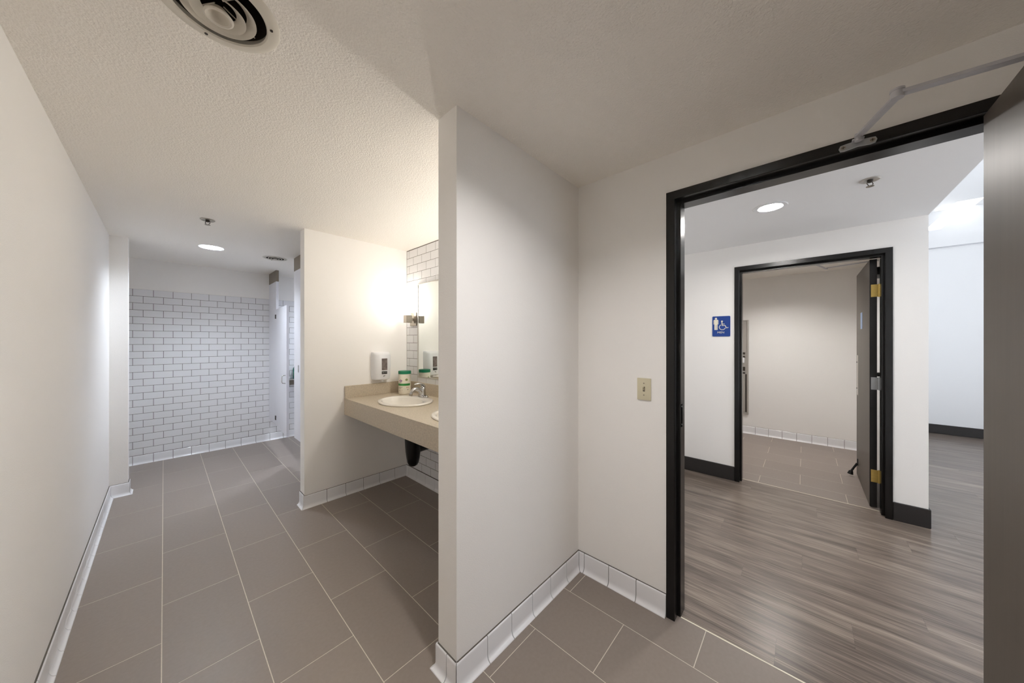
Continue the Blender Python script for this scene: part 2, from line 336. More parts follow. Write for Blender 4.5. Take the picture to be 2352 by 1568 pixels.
# ---------------------------------------------------------------- white cove base tiles
BH = .115
PROF = [(0, BH), (.005, BH), (.0085, BH-.003), (.010, BH-.009), (.010, .032), (.0112, .022), (.015, .0125), (.020, .0065), (.0265, .0035), (.028, 0), (0, 0)]
def base_run(name, label, p0, p1, nrm, joints, m0=0, m1=0, hh=None):
    """m0/m1: +1 outside corner, -1 inside corner, 0 square end"""
    p0 = Vector((*p0, 0)); p1 = Vector((*p1, 0)); nv = Vector((*nrm, 0)); d = (p1-p0); Ln = d.length; d.normalize()
    prof = PROF if not hh else [(a, z if z < .05 else z-BH+hh) for a, z in PROF]
    h1 = (hh or BH)-.001
    bm = bmesh.new(); t = .0055
    vs = [bm.verts.new(p0 + d*s + nv*o + Vector((0, 0, z))) for s, o, z in ((0, 0, 0), (-m0*-0.0, t, 0), (0, t, h1+.002), (0, 0, h1+.002), (Ln, 0, 0), (Ln, t, 0), (Ln, t, h1+.002), (Ln, 0, h1+.002))]
    for f in ((0, 1, 2, 3), (4, 7, 6, 5), (0, 4, 5, 1), (1, 5, 6, 2), (2, 6, 7, 3), (0, 3, 7, 4)): bm.faces.new([vs[k] for k in f])
    root = struct(emit_mesh(name, bm, 'dgrout', org=p0), label, 'baseboard')
    js = [0]+[j for j in joints if .004 < j < Ln-.004]+[Ln]; g = .0019
    for k, (a, b) in enumerate(zip(js[:-1], js[1:])):
        bm = bmesh.new(); A = []; B = []
        for o, z in prof:
            sa = a+g - (m0*o if k == 0 else 0); sb = b-g + (m1*o if k == len(js)-2 else 0)
            A.append(bm.verts.new(p0+d*sa+nv*o+Vector((0, 0, z)))); B.append(bm.verts.new(p0+d*sb+nv*o+Vector((0, 0, z))))
        bm.faces.new(A); bm.faces.new(B[::-1]); n = len(A)
        for q in range(n): bm.faces.new((A[q], B[q], B[(q+1) % n], A[(q+1) % n]))
        emit_mesh('tile', bm, 'white', root, True)
jj = lambda start, first, step, n: [first-start+step*k for k in range(n)]
base_run('baseboard_left', 'white cove tile base along the long left wall', (U0, VB), (U0, 4.74), (1, 0), jj(VB, 2.233-.163*22, .163, 38), -1, -1)
base_run('baseboard_stub', 'white cove tile base on the short wall return', (U0, 4.74), (-.232, 4.74), (0, -1), [], -1, 1)
base_run('baseboard_stub_end', 'white cove tile base on the end of the short wall return', (-.232, 4.74), (-.232, 4.855), (1, 0), [], 1, 0)
base_run('baseboard_far', 'white cove tile base under the subway tiled far wall', (-.88, VF-.004), (2.5, VF-.004), (0, -1), jj(-.88, -.251-.163*3, .163, 24), 0, 0, .102)
base_run('baseboard_side_end', 'white cove tile base on the free end of the wall beyond the vanity', (UE, VS2), (UE, VS), (-1, 0), [.06], 0, 1)
base_run('baseboard_side', 'white cove tile base under the vanity on the dispenser wall', (UE, VS), (UD, VS), (0, -1), [.163*k+.012 for k in range(1, 6)], 1, -1, .108)
base_run('baseboard_mirror', 'white cove tile base under the vanity on the tiled wall', (UD-.004, VS), (UD-.004, VP2), (-1, 0), [.06+.1635*k for k in range(13)], -1, 0, .105)
base_run('baseboard_partition_rear', 'white cove tile base on the vanity side of the short cross wall', (UD, VP2), (UE, VP2), (0, 1), [.1635*k for k in range(1, 7)], 0, 1)
base_run('baseboard_partition_end', 'white cove tile base on the free end of the short cross wall', (UE, VP2), (UE, VP), (-1, 0), [.072], 1, 1)
base_run('baseboard_partition', 'white cove tile base on the doorway side of the short cross wall', (UE, VP), (UD, VP), (0, -1), [.168+.1633*k for k in range(6)], 1, -1)
base_run('baseboard_door', 'white cove tile base between the corner and the near black door frame', (UD, VP), (UD, .537), (-1, 0), [.047+.1635*k for k in range(3)], -1, 0)
base_run('baseboard_mens_back', 'white cove tile base on the back wall of the opposite washroom', (6.25, 2.4), (6.25, -.60), (-1, 0), jj(0, 2.4-.563-.1612*11, .1612, 19), 0, 0)
# dark vinyl base in the hall
def vbase(name, label, lo, hi): struct(box(name, lo, hi, 'cove', bev=.004), label, 'baseboard')
vbase('baseboard_hall_left', 'black vinyl base on the hall wall below the restroom sign', (4.008, .535, 0), (4.02, 1.6, .148))
vbase('baseboard_hall_right', 'black vinyl base between the opposite door frame and the wall corner', (4.008, -.727, 0), (4.02, -.535, .148))
vbase('baseboard_corridor_side', 'black vinyl base along the long corridor wall', (4.02, -.727, 0), (8.258, -.715, .148))
vbase('baseboard_corridor_far', 'black vinyl base on the far bright corridor wall', (8.258, -3.2, 0), (8.27, -.727, .143))

# ---------------------------------------------------------------- subway tiles
TW, TH, G = .163, .0821, .0032
def subway(parent, axis, plane, a0, a1, z0, rows, th, ph, skip=None):
    """axis 'u': wall at v=plane facing -v, running along u; axis 'v': wall at u=plane facing -u"""
    for r in range(rows):
        zz = z0+r*th
        js = span(a0, a1, TW, ph + (TW/2 if r % 2 == 0 else 0))
        for a, b in zip(js[:-1], js[1:]):
            if skip and skip(a, b, zz, zz+th): continue
            if axis == 'u': piece('tile', (b-a-G, .006, th-G), (a+G/2, plane-.0055, zz+G/2), 'white', parent, .0012)
            else: piece('tile', (.006, b-a-G, th-G), (plane-.0055, a+G/2, zz+G/2), 'white', parent, .0012)
def subway_rest(parent, axis, plane, a0, a1, z0, rows, th, ph):
    bm = bmesh.new()
    for r in range(rows):
        zz = z0+r*th; js = span(a0, a1, TW, ph + (TW/2 if r % 2 == 0 else 0))
        for a, b in zip(js[:-1], js[1:]):
            if axis == 'u': bbox(bm, (a+G/2, plane-.0055, zz+G/2), (b-G/2, plane, zz+th-G/2))
            else: bbox(bm, (plane-.0055, a+G/2, zz+G/2), (plane, b-G/2, zz+th-G/2))
    o = emit_mesh('tile_field', bm, 'white', parent); o['kind'] = 'stuff'; return o
box('grout_bed', (-.88, VF-.0045, 0), (2.5, VF, 2.073), 'dgrout', far)
subway(far, 'u', VF, -.332, 1.46, .1035, 24, TH, -.251)
subway_rest(far, 'u', VF, -.88, -.332, .1035, 24, TH, -.251)
subway_rest(far, 'u', VF, 1.46, 2.5, .1035, 24, TH, -.251)
box('grout_bed', (UD-.0045, VP2, 0), (UD, VS, H), 'dgrout', wm)
MH = (2.434-.108)/28
subway(wm, 'v', UD, 2.50, VS-.003, .108, 28, MH, 3.152)
subway_rest(wm, 'v', UD, VP2, 2.50, .108, 28, MH, 3.152)

# ---------------------------------------------------------------- door frames and doors
def frame(door, u0, u1, vo, zo):
    # hollow metal profile: (inset from outer edge, u)
    P = [(0, u0), (.039, u0), (.041, u0+.002), (.041, u0+.050), (.057, u0+.050), (.057, u1-.050), (.041, u1-.050), (.041, u1-.002), (.039, u1), (0, u1)]
    for s in (1, -1):
        bm = bmesh.new(); A = [bm.verts.new((x, s*(vo-a), 0)) for a, x in P]; B = [bm.verts.new((x, s*(vo-a), zo-a)) for a, x in P]; n = len(P)
        bm.faces.new(A); bm.faces.new(B[::-1])
        for i in range(n): bm.faces.new((A[i], B[i], B[(i+1) % n], A[(i+1) % n]))
        emit_mesh('jamb', bm, 'black', door)
    bm = bmesh.new(); A = [bm.verts.new((x, vo-a, zo-a)) for a, x in P]; B = [bm.verts.new((x, -(vo-a), zo-a)) for a, x in P]; n = len(P)
    bm.faces.new(A); bm.faces.new(B[::-1])
    for i in range(n): bm.faces.new((A[i], B[i], B[(i+1) % n], A[(i+1) % n]))
    emit_mesh('head', bm, 'black', door)
def hinge(leaf, u, v0, z, m, sgn):
    """leaf plate on the hinge edge of the leaf plus knuckle barrel; sgn -> side the edge faces"""
    h = box('hinge', (min(u, u+.002*sgn), v0-.060, z), (max(u, u+.002*sgn), v0-.008, z+.108), m, leaf, .0006)
    bm = bmesh.new(); tube(bm, [(u, v0-.058, z-.003), (u, v0-.058, z+.111)], .0075, 10)
    for k in range(4):
        tube(bm, [(u+.001*sgn, v0-.020-.014*(k % 2), z+.014+k*.027), (u+.004*sgn, v0-.020-.014*(k % 2), z+.014+k*.027)], .0035, 8)
    bmesh.ops.translate(bm, verts=bm.verts, vec=(0, 0, 0)); emit_mesh('knuckle', bm, m, leaf, True)
def bent_arm(bm, a, b, wdt, thk):
    a, b = Vector(a), Vector(b); d = (b-a).normalized(); n = d.cross(Vector((0, 0, 1))).normalized()*wdt/2; zz = Vector((0, 0, thk/2))
    vs = [bm.verts.new(p + sn*n + sz*zz) for p in (a, b) for sn, sz in ((-1, -1), (1, -1), (1, 1), (-1, 1))]
    for f in ((0, 3, 2, 1), (4, 5, 6, 7), (0, 1, 5, 4), (1, 2, 6, 5), (2, 3, 7, 6), (3, 0, 4, 7)): bm.faces.new([vs[k] for k in f])
d1 = struct(thing('door_1', 'near black door frame with its dark leaf swung open into the washroom', 'door', (1.87, 0, 0)), 'near black door frame with its dark leaf swung open into the washroom', 'door')
frame(d1, 1.788, 1.962, .536, 2.234)
leaf1 = box('leaf', (.845, -.466, .008), (1.765, -.422, 2.172), 'leaf', d1, .0015)
box('edge_strip', (1.765, -.4655, .008), (1.7665, -.4225, 2.172), 'leafedge', leaf1)
for z in (.22, 1.03, 1.84): hinge(leaf1, 1.7665, -.422, z, 'brass', 1)
st = box('strike_plate', (1.842, .479, 1.00), (1.874, .4805, 1.12), 'rubber', d1)
for zz in (1.012, 1.108): bm = bmesh.new(); tube(bm, [(1.858, .479, zz), (1.858, .4775, zz)], .004, 8); emit_mesh('screw', bm, 'silver', st, True)
# closer: foot on the frame head, two-piece arm, body on the hidden side of the leaf
ZA = 2.222
bm = bmesh.new()
prism(bm, [(-.100, 2.203), (-.104, 2.213), (-.116, 2.215), (-.150, 2.218), (-.184, 2.215), (-.196, 2.213), (-.200, 2.203), (-.196, 2.193), (-.184, 2.191), (-.150, 2.195), (-.116, 2.191), (-.104, 2.193)], 0, 1.781, 1.788)
foot = emit_mesh('closer_foot', bm, 'silver', d1)
for vv in (-.112, -.188):
    bm = bmesh.new(); tube(bm, [(1.782, vv, 2.203), (1.7785, vv, 2.203)], .0075, 12); emit_mesh('screw', bm, 'nickel', foot, True)
    bm = bmesh.new(); bbox(bm, (1.7775, vv-.005, 2.2022), (1.779, vv+.005, 2.2038)); bbox(bm, (1.7775, vv-.0008, 2.198), (1.779, vv+.0008, 2.208)); emit_mesh('screw_slot', bm, 'dark', foot)
bm = bmesh.new(); bbox(bm, (1.755, -.166, 2.212), (1.782, -.134, 2.216), .001); tube(bm, [(1.760, -.150, 2.205), (1.760, -.150, 2.232)], .010, 14); emit_mesh('foot_pivot', bm, 'alu', foot, True)
EL = Vector((1.555, -.216, ZA))
bm = bmesh.new(); bent_arm(bm, (1.760, -.150, ZA), EL, .022, .007); emit_mesh('forearm', bm, 'alu', d1)
bm = bmesh.new(); bent_arm(bm, EL+Vector((0, 0, .008)), (1.600, -.560, ZA+.008), .026, .010); emit_mesh('main_arm', bm, 'alu', d1)
bm = bmesh.new(); tube(bm, [EL-Vector((0, 0, .006)), EL+Vector((0, 0, .015))], .0150, 18); tube(bm, [EL+Vector((0, 0, .015)), EL+Vector((0, 0, .022))], .0165, 18); emit_mesh('elbow_pivot', bm, 'alu', d1, True)
bm = bmesh.new(); bbox(bm, (1.36, -.540, 2.08), (1.66, -.467, 2.15), .012, 3); tube(bm, [(1.600, -.52, 2.14), (1.600, -.52, 2.24)], .012, 12); emit_mesh('closer_body', bm, 'alu', leaf1, True)

d2 = struct(thing('door_2', 'opposite black door frame with its grey leaf swung open, hinges showing', 'door', (4.09, 0, 0)), 'opposite black door frame with its grey leaf swung open, hinges showing', 'door')
frame(d2, 4.008, 4.182, .534, 2.224)
leaf2 = box('leaf', (4.195, -.469, .008), (5.130, -.425, 2.172), 'leaf', d2, .0015)
box('edge_strip', (4.1935, -.4685, .008), (4.195, -.4255, 2.172), 'leafedge', leaf2)
hinge(leaf2, 4.1935, -.425, 1.843, 'brass', -1); hinge(leaf2, 4.1935, -.425, 1.032, 'silver', -1); hinge(leaf2, 4.1935, -.425, .224, 'brass', -1)
box('sticker', (4.655, -.425, 1.578), (4.79, -.4235, 1.742), 'sticker', leaf2)
pp = box('push_plate', (4.98, -.425, .88), (5.08, -.4235, 1.305), 'steel', leaf2)
for zz in (.95, 1.23):
    bm = bmesh.new(); tube(bm, [(5.06, -.4235, zz), (5.06, -.418, zz)], .006, 8); emit_mesh('screw', bm, 'rubber', leaf2, True)
bm = bmesh.new(); bbox(bm, (4.99, -.428, .13), (5.03, -.419, .20), .003); tube(bm, [(5.01, -.42, .15), (5.01, -.395, .10), (5.01, -.375, .055)], [.010, .009, .010], 10); tube(bm, [(5.01, -.375, .060), (5.01, -.368, .025)], [.016, .024], 14)
emit_mesh('kick_stop', bm, 'rubber', leaf2, True)
bm = bmesh.new(); tube(bm, [(4.21, -.472, 1.165), (4.21, -.490, 1.165)], .018, 14); emit_mesh('rubber_bumper', bm, 'rubber', leaf2, True)
bm = bmesh.new(); bbox(bm, (4.30, -.54, 2.05), (4.58, -.469, 2.12), .01, 2); emit_mesh('closer_body', bm, 'rubber', leaf2, True)
bm = bmesh.new(); bbox(bm, (4.182, -.535, 2.02), (4.21, -.49, 2.13), .004); emit_mesh('closer_bracket', bm, 'rubber', d2, True)
E2 = Vector((4.52, -.170, 2.195))
bm = bmesh.new(); bent_arm(bm, (4.40, -.50, 2.195), E2, .018, .007); emit_mesh('main_arm', bm, 'alu', d2)
bm = bmesh.new(); bent_arm(bm, E2+Vector((0, 0, -.012)), (4.19, -.08, 2.188), .016, .006); emit_mesh('forearm', bm, 'alu', d2)

# ---------------------------------------------------------------- vanity counter
vc = thing('vanity_counter', 'wall-hung tan speckled laminate vanity counter with deep front apron', 'counter', (1.5, 2.2, .762))
UC, ZC = 1.152, .916
SINKS = [(1.46, 2.63), (1.46, 1.79)]
bm = bmesh.new()
holed(bm, (UC, VP2, UD-.0055, VS), [(a, b, .200, .245) for a, b in SINKS], ZC)
emit_mesh('worktop', bm, 'counter', vc)
box('apron', (UC-.0005, VP2, .762), (UC+.022, VS, ZC-.0005), 'counter', vc, .0008)
box('side_splash', (UC+.002, VS-.020, ZC), (UD-.0255, VS, 1.031), 'counter', vc, .001)
box('backsplash', (UD-.0255, VP2, ZC), (UD-.0055, VS, 1.031), 'counter', vc, .001)
box('underside', (UC+.022, VP2, .780), (1.25, VS, .798), 'counter', vc)
def make_sink(cx, cy, label):
    t = thing('sink', label, 'sink', (cx, cy, ZC-.15), 'oval drop-in sinks in the vanity')
    bm = bmesh.new(); n = 48
    prof = [(.215, 0, .275, 0), (.220, .006, .280, 0), (.216, .013, .276, 0), (.205, .016, .264, 0), (.165, .014, .238, -.025), (.155, .006, .226, -.028), (.148, -.03, .212, -.030), (.13, -.085, .18, -.03), (.09, -.125, .12, -.02), (.03, -.138, .03, -.01), (.012, -.142, .012, -.01)]
    rings = [[bm.verts.new((cx+dx+a*math.cos(2*PI*i/n), cy+b*math.sin(2*PI*i/n), ZC+z)) for i in range(n)] for a, z, b, dx in prof]
    for A, B in zip(rings[:-1], rings[1:]):
        for i in range(n): bm.faces.new((A[i], A[(i+1) % n], B[(i+1) % n], B[i]))
    bm.faces.new(rings[-1]); emit_mesh('basin', bm, 'porc', t, True)
    bm = bmesh.new(); lathe(bm, [(.0, -.1385), (.024, -.139), (.027, -.1375), (.029, -.141)], cx-.01, cy, 20, z0=ZC); emit_mesh('drain_ring', bm, 'chrome', t, True)
make_sink(*SINKS[0], 'oval white sink behind the chrome tap, farther from the short cross wall')
make_sink(*SINKS[1], 'oval white sink partly hidden by the short cross wall')
def make_tap(cx, cy, label):
    z = ZC+.014
    t = thing('tap', label, 'tap', (cx, cy, z), 'single-lever taps on the vanity')
    bm = bmesh.new(); n = 32
    prof = [(.030, 0, .078), (.031, .010, .079), (.028, .018, .074), (.020, .022, .058)]
    rings = [[bm.verts.new((cx+a*math.cos(2*PI*i/n), cy+b*math.sin(2*PI*i/n), z+zz)) for i in range(n)] for a, zz, b in prof]
    for A, B in zip(rings[:-1], rings[1:]):
        for i in range(n): bm.faces.new((A[i], A[(i+1) % n], B[(i+1) % n], B[i]))
    bm.faces.new(rings[-1]); bm.faces.new(rings[0][::-1]); emit_mesh('base_plate', bm, 'chrome', t, True)
    bm = bmesh.new(); lathe(bm, [(.030, .015), (.027, .035), (.024, .06), (.024, .085), (.020, .094), (0, .097)], cx, cy, 24, z0=z); emit_mesh('body', bm, 'chrome', t, True)
    bm = bmesh.new(); tube(bm, bez((cx-.008, cy, z+.030), (cx-.04, cy, z+.095), (cx-.105, cy, z+.105), (cx-.125, cy, z+.040), 12), [.020, .0195, .019, .0185, .018, .0175, .017, .0165, .016, .0155, .015, .0145, .014], 14); emit_mesh('spout', bm, 'chrome', t, True)
    bm = bmesh.new(); tube(bm, [(cx-.124, cy, z+.043), (cx-.128, cy, z+.026)], .0155, 14); emit_mesh('aerator', bm, 'nickel', t, True)
    bm = bmesh.new()
    for s in (-1, 1): tube(bm, bez((cx+.012, cy+s*.012, z+.088), (cx+.012, cy+s*.016, z+.130), (cx-.04, cy+s*.016, z+.140), (cx-.085, cy+s*.004, z+.126), 9), [.008, .0085, .008, .0075, .007, .0065, .006, .006, .0055, .004], 10)
    tube(bm, bez((cx+.004, cy, z+.092), (cx+.0, cy, z+.105), (cx-.02, cy, z+.112), (cx-.03, cy, z+.110), 5), .009, 10)
    emit_mesh('lever', bm, 'chrome', t, True)
make_tap(1.645, 2.645, 'chrome single-lever tap on the sink next to the wipes canister')
make_tap(1.645, 1.795, 'chrome single-lever tap on the sink hidden behind the short cross wall')
# black drain cover under the first sink
tc = thing('drain_cover', 'glossy black drain pipe cover hanging under the vanity', 'pipe cover', (1.535, 2.63, .30))
bm = bmesh.new(); lathe(bm, [(0, .318), (.022, .320), (.040, .332), (.052, .356), (.060, .40), (.068, .46), (.072, .52), (.076, .60), (.080, .765)], 1.535, 2.63, 28); emit_mesh('shroud', bm, 'trap', tc, True)
bm = bmesh.new(); tube(bm, [(1.55, 2.63, .480), (1.64, 2.63, .482), (UD-.006, 2.63, .486)], [.052, .050, .052], 20); emit_mesh('wall_arm', bm, 'trap', tc, True)
bm = bmesh.new(); lathe(bm, [(0, .318), (.022, .320), (.040, .332), (.052, .356), (.060, .40), (.068, .46), (.072, .52), (.076, .60), (.080, .765)], 1.535, 1.79, 28)
t2 = thing('drain_cover', 'glossy black drain pipe cover behind the short cross wall', 'pipe cover', (1.535, 1.79, .30)); emit_mesh('shroud', bm, 'trap', t2, True)
bm = bmesh.new(); tube(bm, [(1.55, 1.79, .480), (1.64, 1.79, .482), (UD-.006, 1.79, .486)], [.052, .050, .052], 20); emit_mesh('wall_arm', bm, 'trap', t2, True)

# ---------------------------------------------------------------- mirrors and sconces
def make_mirror(v0, v1, label):
    t = thing('mirror', label, 'mirror', (UD-.006, (v0+v1)/2, 1.08), 'framed mirrors over the vanity')
    x = UD-.006
    box('glass', (x-.006, v0+.008, 1.09), (x-.003, v1-.008, 2.042), 'mirror', t)
    box('backing', (x-.003, v0+.002, 1.084), (x, v1-.002, 2.048), 'slot', t)
    for lo, hi in (((x-.012, v0, 1.08), (x, v0+.010, 2.052)), ((x-.012, v1-.010, 1.08), (x, v1, 2.052)), ((x-.012, v0+.010, 1.08), (x, v1-.010, 1.092)), ((x-.012, v0+.010, 2.040), (x, v1-.010, 2.052))):
        box('frame_rail', lo, hi, 'steel', t, .001)
make_mirror(2.29, 2.972, 'tall steel-framed mirror reflecting the soap dispenser')
make_mirror(1.44, 2.11, 'steel-framed mirror hidden behind the short cross wall')
def make_sconce(v, label, m='lampg'):
    t = thing('wall_sconce', label, 'wall lamp', (1.715, v, 1.62), 'tube sconces on the tiled wall')
    ux = 1.715
    box('backplate', (UD-.026, v-.062, 1.618), (UD-.006, v+.062, 1.757), 'nickel', t, .003)
    box('arm', (ux+.01, v-.012, 1.672), (UD-.026, v+.012, 1.700), 'nickel', t, .002)
    box('socket_cup', (ux-.032, v-.032, 1.648), (ux+.032, v+.032, 1.728), 'nickel', t, .003)
    bm = bmesh.new(); lathe(bm, [(0, 1.728), (.0265, 1.728), (.0275, 1.735), (.0275, 2.012), (.0255, 2.02), (0, 2.021)], ux, v, 14); emit_mesh('glass_tube', bm, m, t, True)
make_sconce(3.045, 'lit white tube sconce beside the mirror, nearest the soap dispenser')
make_sconce(2.20, 'lit tube sconce between the two mirrors, behind the short cross wall', 'lampg2')
make_sconce(1.345, 'lit tube sconce tucked against the short cross wall', 'lampg2')

# ---------------------------------------------------------------- soap dispenser
sd = thing('soap_dispenser', 'white wall-mounted soap dispenser with dark window above the counter', 'soap dispenser', (1.468, VS, 1.07))
def dsec(z, w2, dep, du=0):
    cu = 1.490+du; p = [(cu-w2, VS)]
    for i in range(13):
        a = PI - PI*i/12; ca, sa = math.cos(a), math.sin(a)
        p.append((cu + w2*math.copysign(abs(ca)**.55, ca), VS - dep*(.25+.75*abs(sa)**.7)))
    p.append((cu+w2, VS)); return [(x, y, z) for x, y in p]
def loft(bm, secs):
    R = [[bm.verts.new(p) for p in s] for s in secs]
    for A, B in zip(R[:-1], R[1:]):
        n = len(A)
        for i in range(n): bm.faces.new((A[i], A[(i+1) % n], B[(i+1) % n], B[i]))
    bm.faces.new(R[0][::-1]); bm.faces.new(R[-1])
bm = bmesh.new(); loft(bm, [dsec(1.066, .070, .080), dsec(1.074, .082, .102), dsec(1.10, .086, .110), dsec(1.20, .088, .112), dsec(1.315, .088, .108), dsec(1.331, .087, .098), dsec(1.345, .080, .070)])
emit_mesh('body', bm, 'plastic', sd, True)
box('viewing_window', (1.464, VS-.1135, 1.166), (1.520, VS-.108, 1.283), 'smoke', sd, .001)
lb = box('label_plate', (1.464, VS-.1135, 1.128), (1.518, VS-.108, 1.155), 'rubber', sd)
for k, (a, b) in enumerate(((1.468, 1.488), (1.492, 1.514))): box('print', (a, VS-.1138, 1.136+.004*k), (b, VS-.1134, 1.148), 'ink', lb)
box('emblem', (1.482, VS-.1128, 1.108), (1.498, VS-.1115, 1.112), 'rubber', sd)
box('emblem', (1.478, VS-.1128, 1.103), (1.488, VS-.1115, 1.107), 'rubber', sd)
bm = bmesh.new(); tube(bm, [(1.488, VS-.075, 1.068), (1.488, VS-.078, 1.052)], [.014, .011], 12); emit_mesh('nozzle', bm, 'plastic', sd, True)

# ---------------------------------------------------------------- wipes canister
CX, CY, CZ, CR = 1.672, 3.03, ZC+.001, .0605
wc = thing('wipes_canister', 'white cleaning wipes canister with green lid and green band on the counter', 'canister', (CX, CY, CZ))
bm = bmesh.new(); lathe(bm, [(0, 0), (.054, 0), (.058, .003), (CR, .010), (CR, .205), (.058, .208), (0, .208)], CX, CY, 40, z0=CZ); emit_mesh('body', bm, 'label', wc, True)
bm = bmesh.new(); lathe(bm, [(.0595, .204), (.0625, .205), (.0630, .230), (.0615, .2355), (.05, .237), (0, .2365)], CX, CY, 40, z0=CZ); lid = emit_mesh('lid', bm, 'green', wc, True)
FD = math.atan2(-CY, -CX)                       # the printed front faces the room
def wrap(name, a0, a1, z0, z1, m, shape=None, lift=.0005):
    bm = bmesh.new(); n = 12; r = CR+lift
    if shape is None:
        A = [bm.verts.new((CX+r*math.cos(FD+a0+(a1-a0)*i/n), CY+r*math.sin(FD+a0+(a1-a0)*i/n), CZ+z0)) for i in range(n+1)]
        B = [bm.verts.new((CX+r*math.cos(FD+a0+(a1-a0)*i/n), CY+r*math.sin(FD+a0+(a1-a0)*i/n), CZ+z1)) for i in range(n+1)]
        for i in range(n): bm.faces.new((A[i], A[i+1], B[i+1], B[i]))
    else:
        lo, hi = min(a for a, z in shape), max(a for a, z in shape); cols = []; ns = len(shape)
        for i in range(n+1):
            a = lo+(hi-lo)*(.001+.998*i/n); zs = []
            for (p, q), (p2, q2) in zip(shape, shape[1:]+shape[:1]):
                if abs(p2-p) > 1e-9 and min(p, p2) <= a <= max(p, p2): zs.append(q+(q2-q)*(a-p)/(p2-p))
            cols.append([bm.verts.new((CX+r*math.cos(FD+a), CY+r*math.sin(FD+a), CZ+z)) for z in (min(zs), max(zs))])
        for A, B in zip(cols[:-1], cols[1:]): bm.faces.new((A[0], B[0], B[1], A[1]))
    return emit_mesh(name, bm, m, wc)
# seen from the room, the angle grows to the right
wrap('printed_band', -1.45, 1.0, .088, .110, 'bandg')
wrap('printed_mark', 0, 0, 0, 0, 'purple', [(-1.0, .138), (-.66, .152), (-.36, .138), (-.66, .124)])
wrap('printed_mark', 0, 0, 0, 0, 'label', [(-.80, .138), (-.67, .1435), (-.54, .138), (-.67, .1325)], .0009)
wrap('printed_mark', 0, 0, 0, 0, 'lime', [(.05, .148), (.22, .160), (.42, .160), (.55, .148), (.42, .137), (.22, .137)])
for k, (a, b, z) in enumerate(((-1.1, -.45, .118), (-1.2, -.3, .074), (-1.2, -.45, .067), (-1.2, -.6, .060), (-1.0, -.75, .043), (-1.0, -.75, .036), (-.5, -.35, .043))): wrap('printed_line', a, b, z, z+.0025, 'ink')
for a in (.28, .52): wrap('printed_dot', a, a+.13, .066, .076, 'pink')
wrap('printed_line', .4, .62, .045, .051, 'ink')

# ---------------------------------------------------------------- toilet stalls
US = 1.045
ts = thing('toilet_stall', 'white laminate toilet stall front with taupe top shoes and door ajar', 'toilet stall', (US, 4.6, .30))
def pil(v0, v1, zb=.31):
    p = box('pilaster', (US, v0, zb), (US+.030, v1, 2.285), 'stallp', ts, .001)
    box('ceiling_shoe', (US-.002, v0-.002, 2.285), (US+.032, v1, H), 'taupe', p, .001)
    return p
p1 = pil(5.385, VF-.012); pil(4.03, 4.475)
for z in (.42, 1.74): box('wall_bracket', (US+.004, VF-.012, z), (US+.026, VF-.005, z+.05), 'chrome', ts)
# door ajar
def sdoor(h0, h1, z0, z1, knob=True):
    h0, h1 = Vector((*h0, 0)), Vector((*h1, 0)); d = (h1-h0).normalized(); n = Vector((-d.y, d.x, 0)); n = n if n.x > 0 else -n
    bm = bmesh.new(); q = [h0, h1, h1+n*.027, h0+n*.027]; prism(bm, [(p.x, p.y) for p in q], 2, z0, z1)
    o = emit_mesh('door', bm, 'stallp', ts)
    c = h1-d*.065-n*.001
    bm = bmesh.new(); pts = [c+Vector((0, 0, .94)), c-n*.030+Vector((0, 0, .945)), c-n*.036+Vector((0, 0, .96)), c-n*.036+Vector((0, 0, 1.02)), c-n*.030+Vector((0, 0, 1.035)), c+Vector((0, 0, 1.04))]
    tube(bm, pts, .0055, 10); emit_mesh('handle', bm, 'chrome', o, True)
    for z in (z0+.10, z1-.10):
        bm = bmesh.new(); cc = h0 - d*.004 - n*.005; tube(bm, [cc+Vector((0, 0, z-.02)), cc+Vector((0, 0, z+.02))], .007, 10); bbox(bm, cc+Vector((-.004, -.018, z-.028)), cc+Vector((.004, .018, z-.018))); bbox(bm, cc+Vector((-.004, -.018, z+.018)), cc+Vector((.004, .018, z+.028))); emit_mesh('hinge', bm, 'slot', o, True)
    return o
sdoor((US-.002, 5.375), (1.000, 4.615), .30, 1.895)
sdoor((US, 4.02), (US, 3.40), .30, 1.895)
box('latch', (US-.006, 4.27, 1.10), (US, 4.30, 1.18), 'chrome', ts)
box('divider_panel', (US+.03, 4.12, .30), (2.49, 4.145, 1.9), 'stallp', ts)
# ledge and bottle inside the stall
lg = thing('stall_ledge', 'small steel ledge on the tiled wall inside the toilet stall', 'shelf', (1.36, VF-.06, .79))
box('shelf_plate', (1.16, VF-.13, .872), (1.62, VF-.006, .882), 'steel', lg, .001)
box('bracket', (1.18, VF-.05, .79), (1.60, VF-.006, .872), 'taupe', lg, .002)
sb = thing('spray_bottle', 'dark green bottle standing on the ledge inside the toilet stall', 'bottle', (1.372, VF-.075, .8825))
bm = bmesh.new(); bx, by, bz = 1.372, VF-.072, .8825
lathe(bm, [(0, 0), (.040, 0), (.044, .005), (.044, .145), (.040, .165), (.022, .205), (.014, .225), (.014, .235), (0, .235)], bx, by, 24, z0=bz); emit_mesh('body', bm, 'bottle', sb, True)
bm = bmesh.new(); lathe(bm, [(0, .232), (.016, .232), (.016, .25), (.008, .262), (0, .262)], bx, by, 16, z0=bz); emit_mesh('cap', bm, 'label', sb, True)
bm = bmesh.new(); lathe(bm, [(.0446, .05), (.0446, .11)], bx, by, 24, z0=bz); emit_mesh('label_wrap', bm, 'green', sb, True)

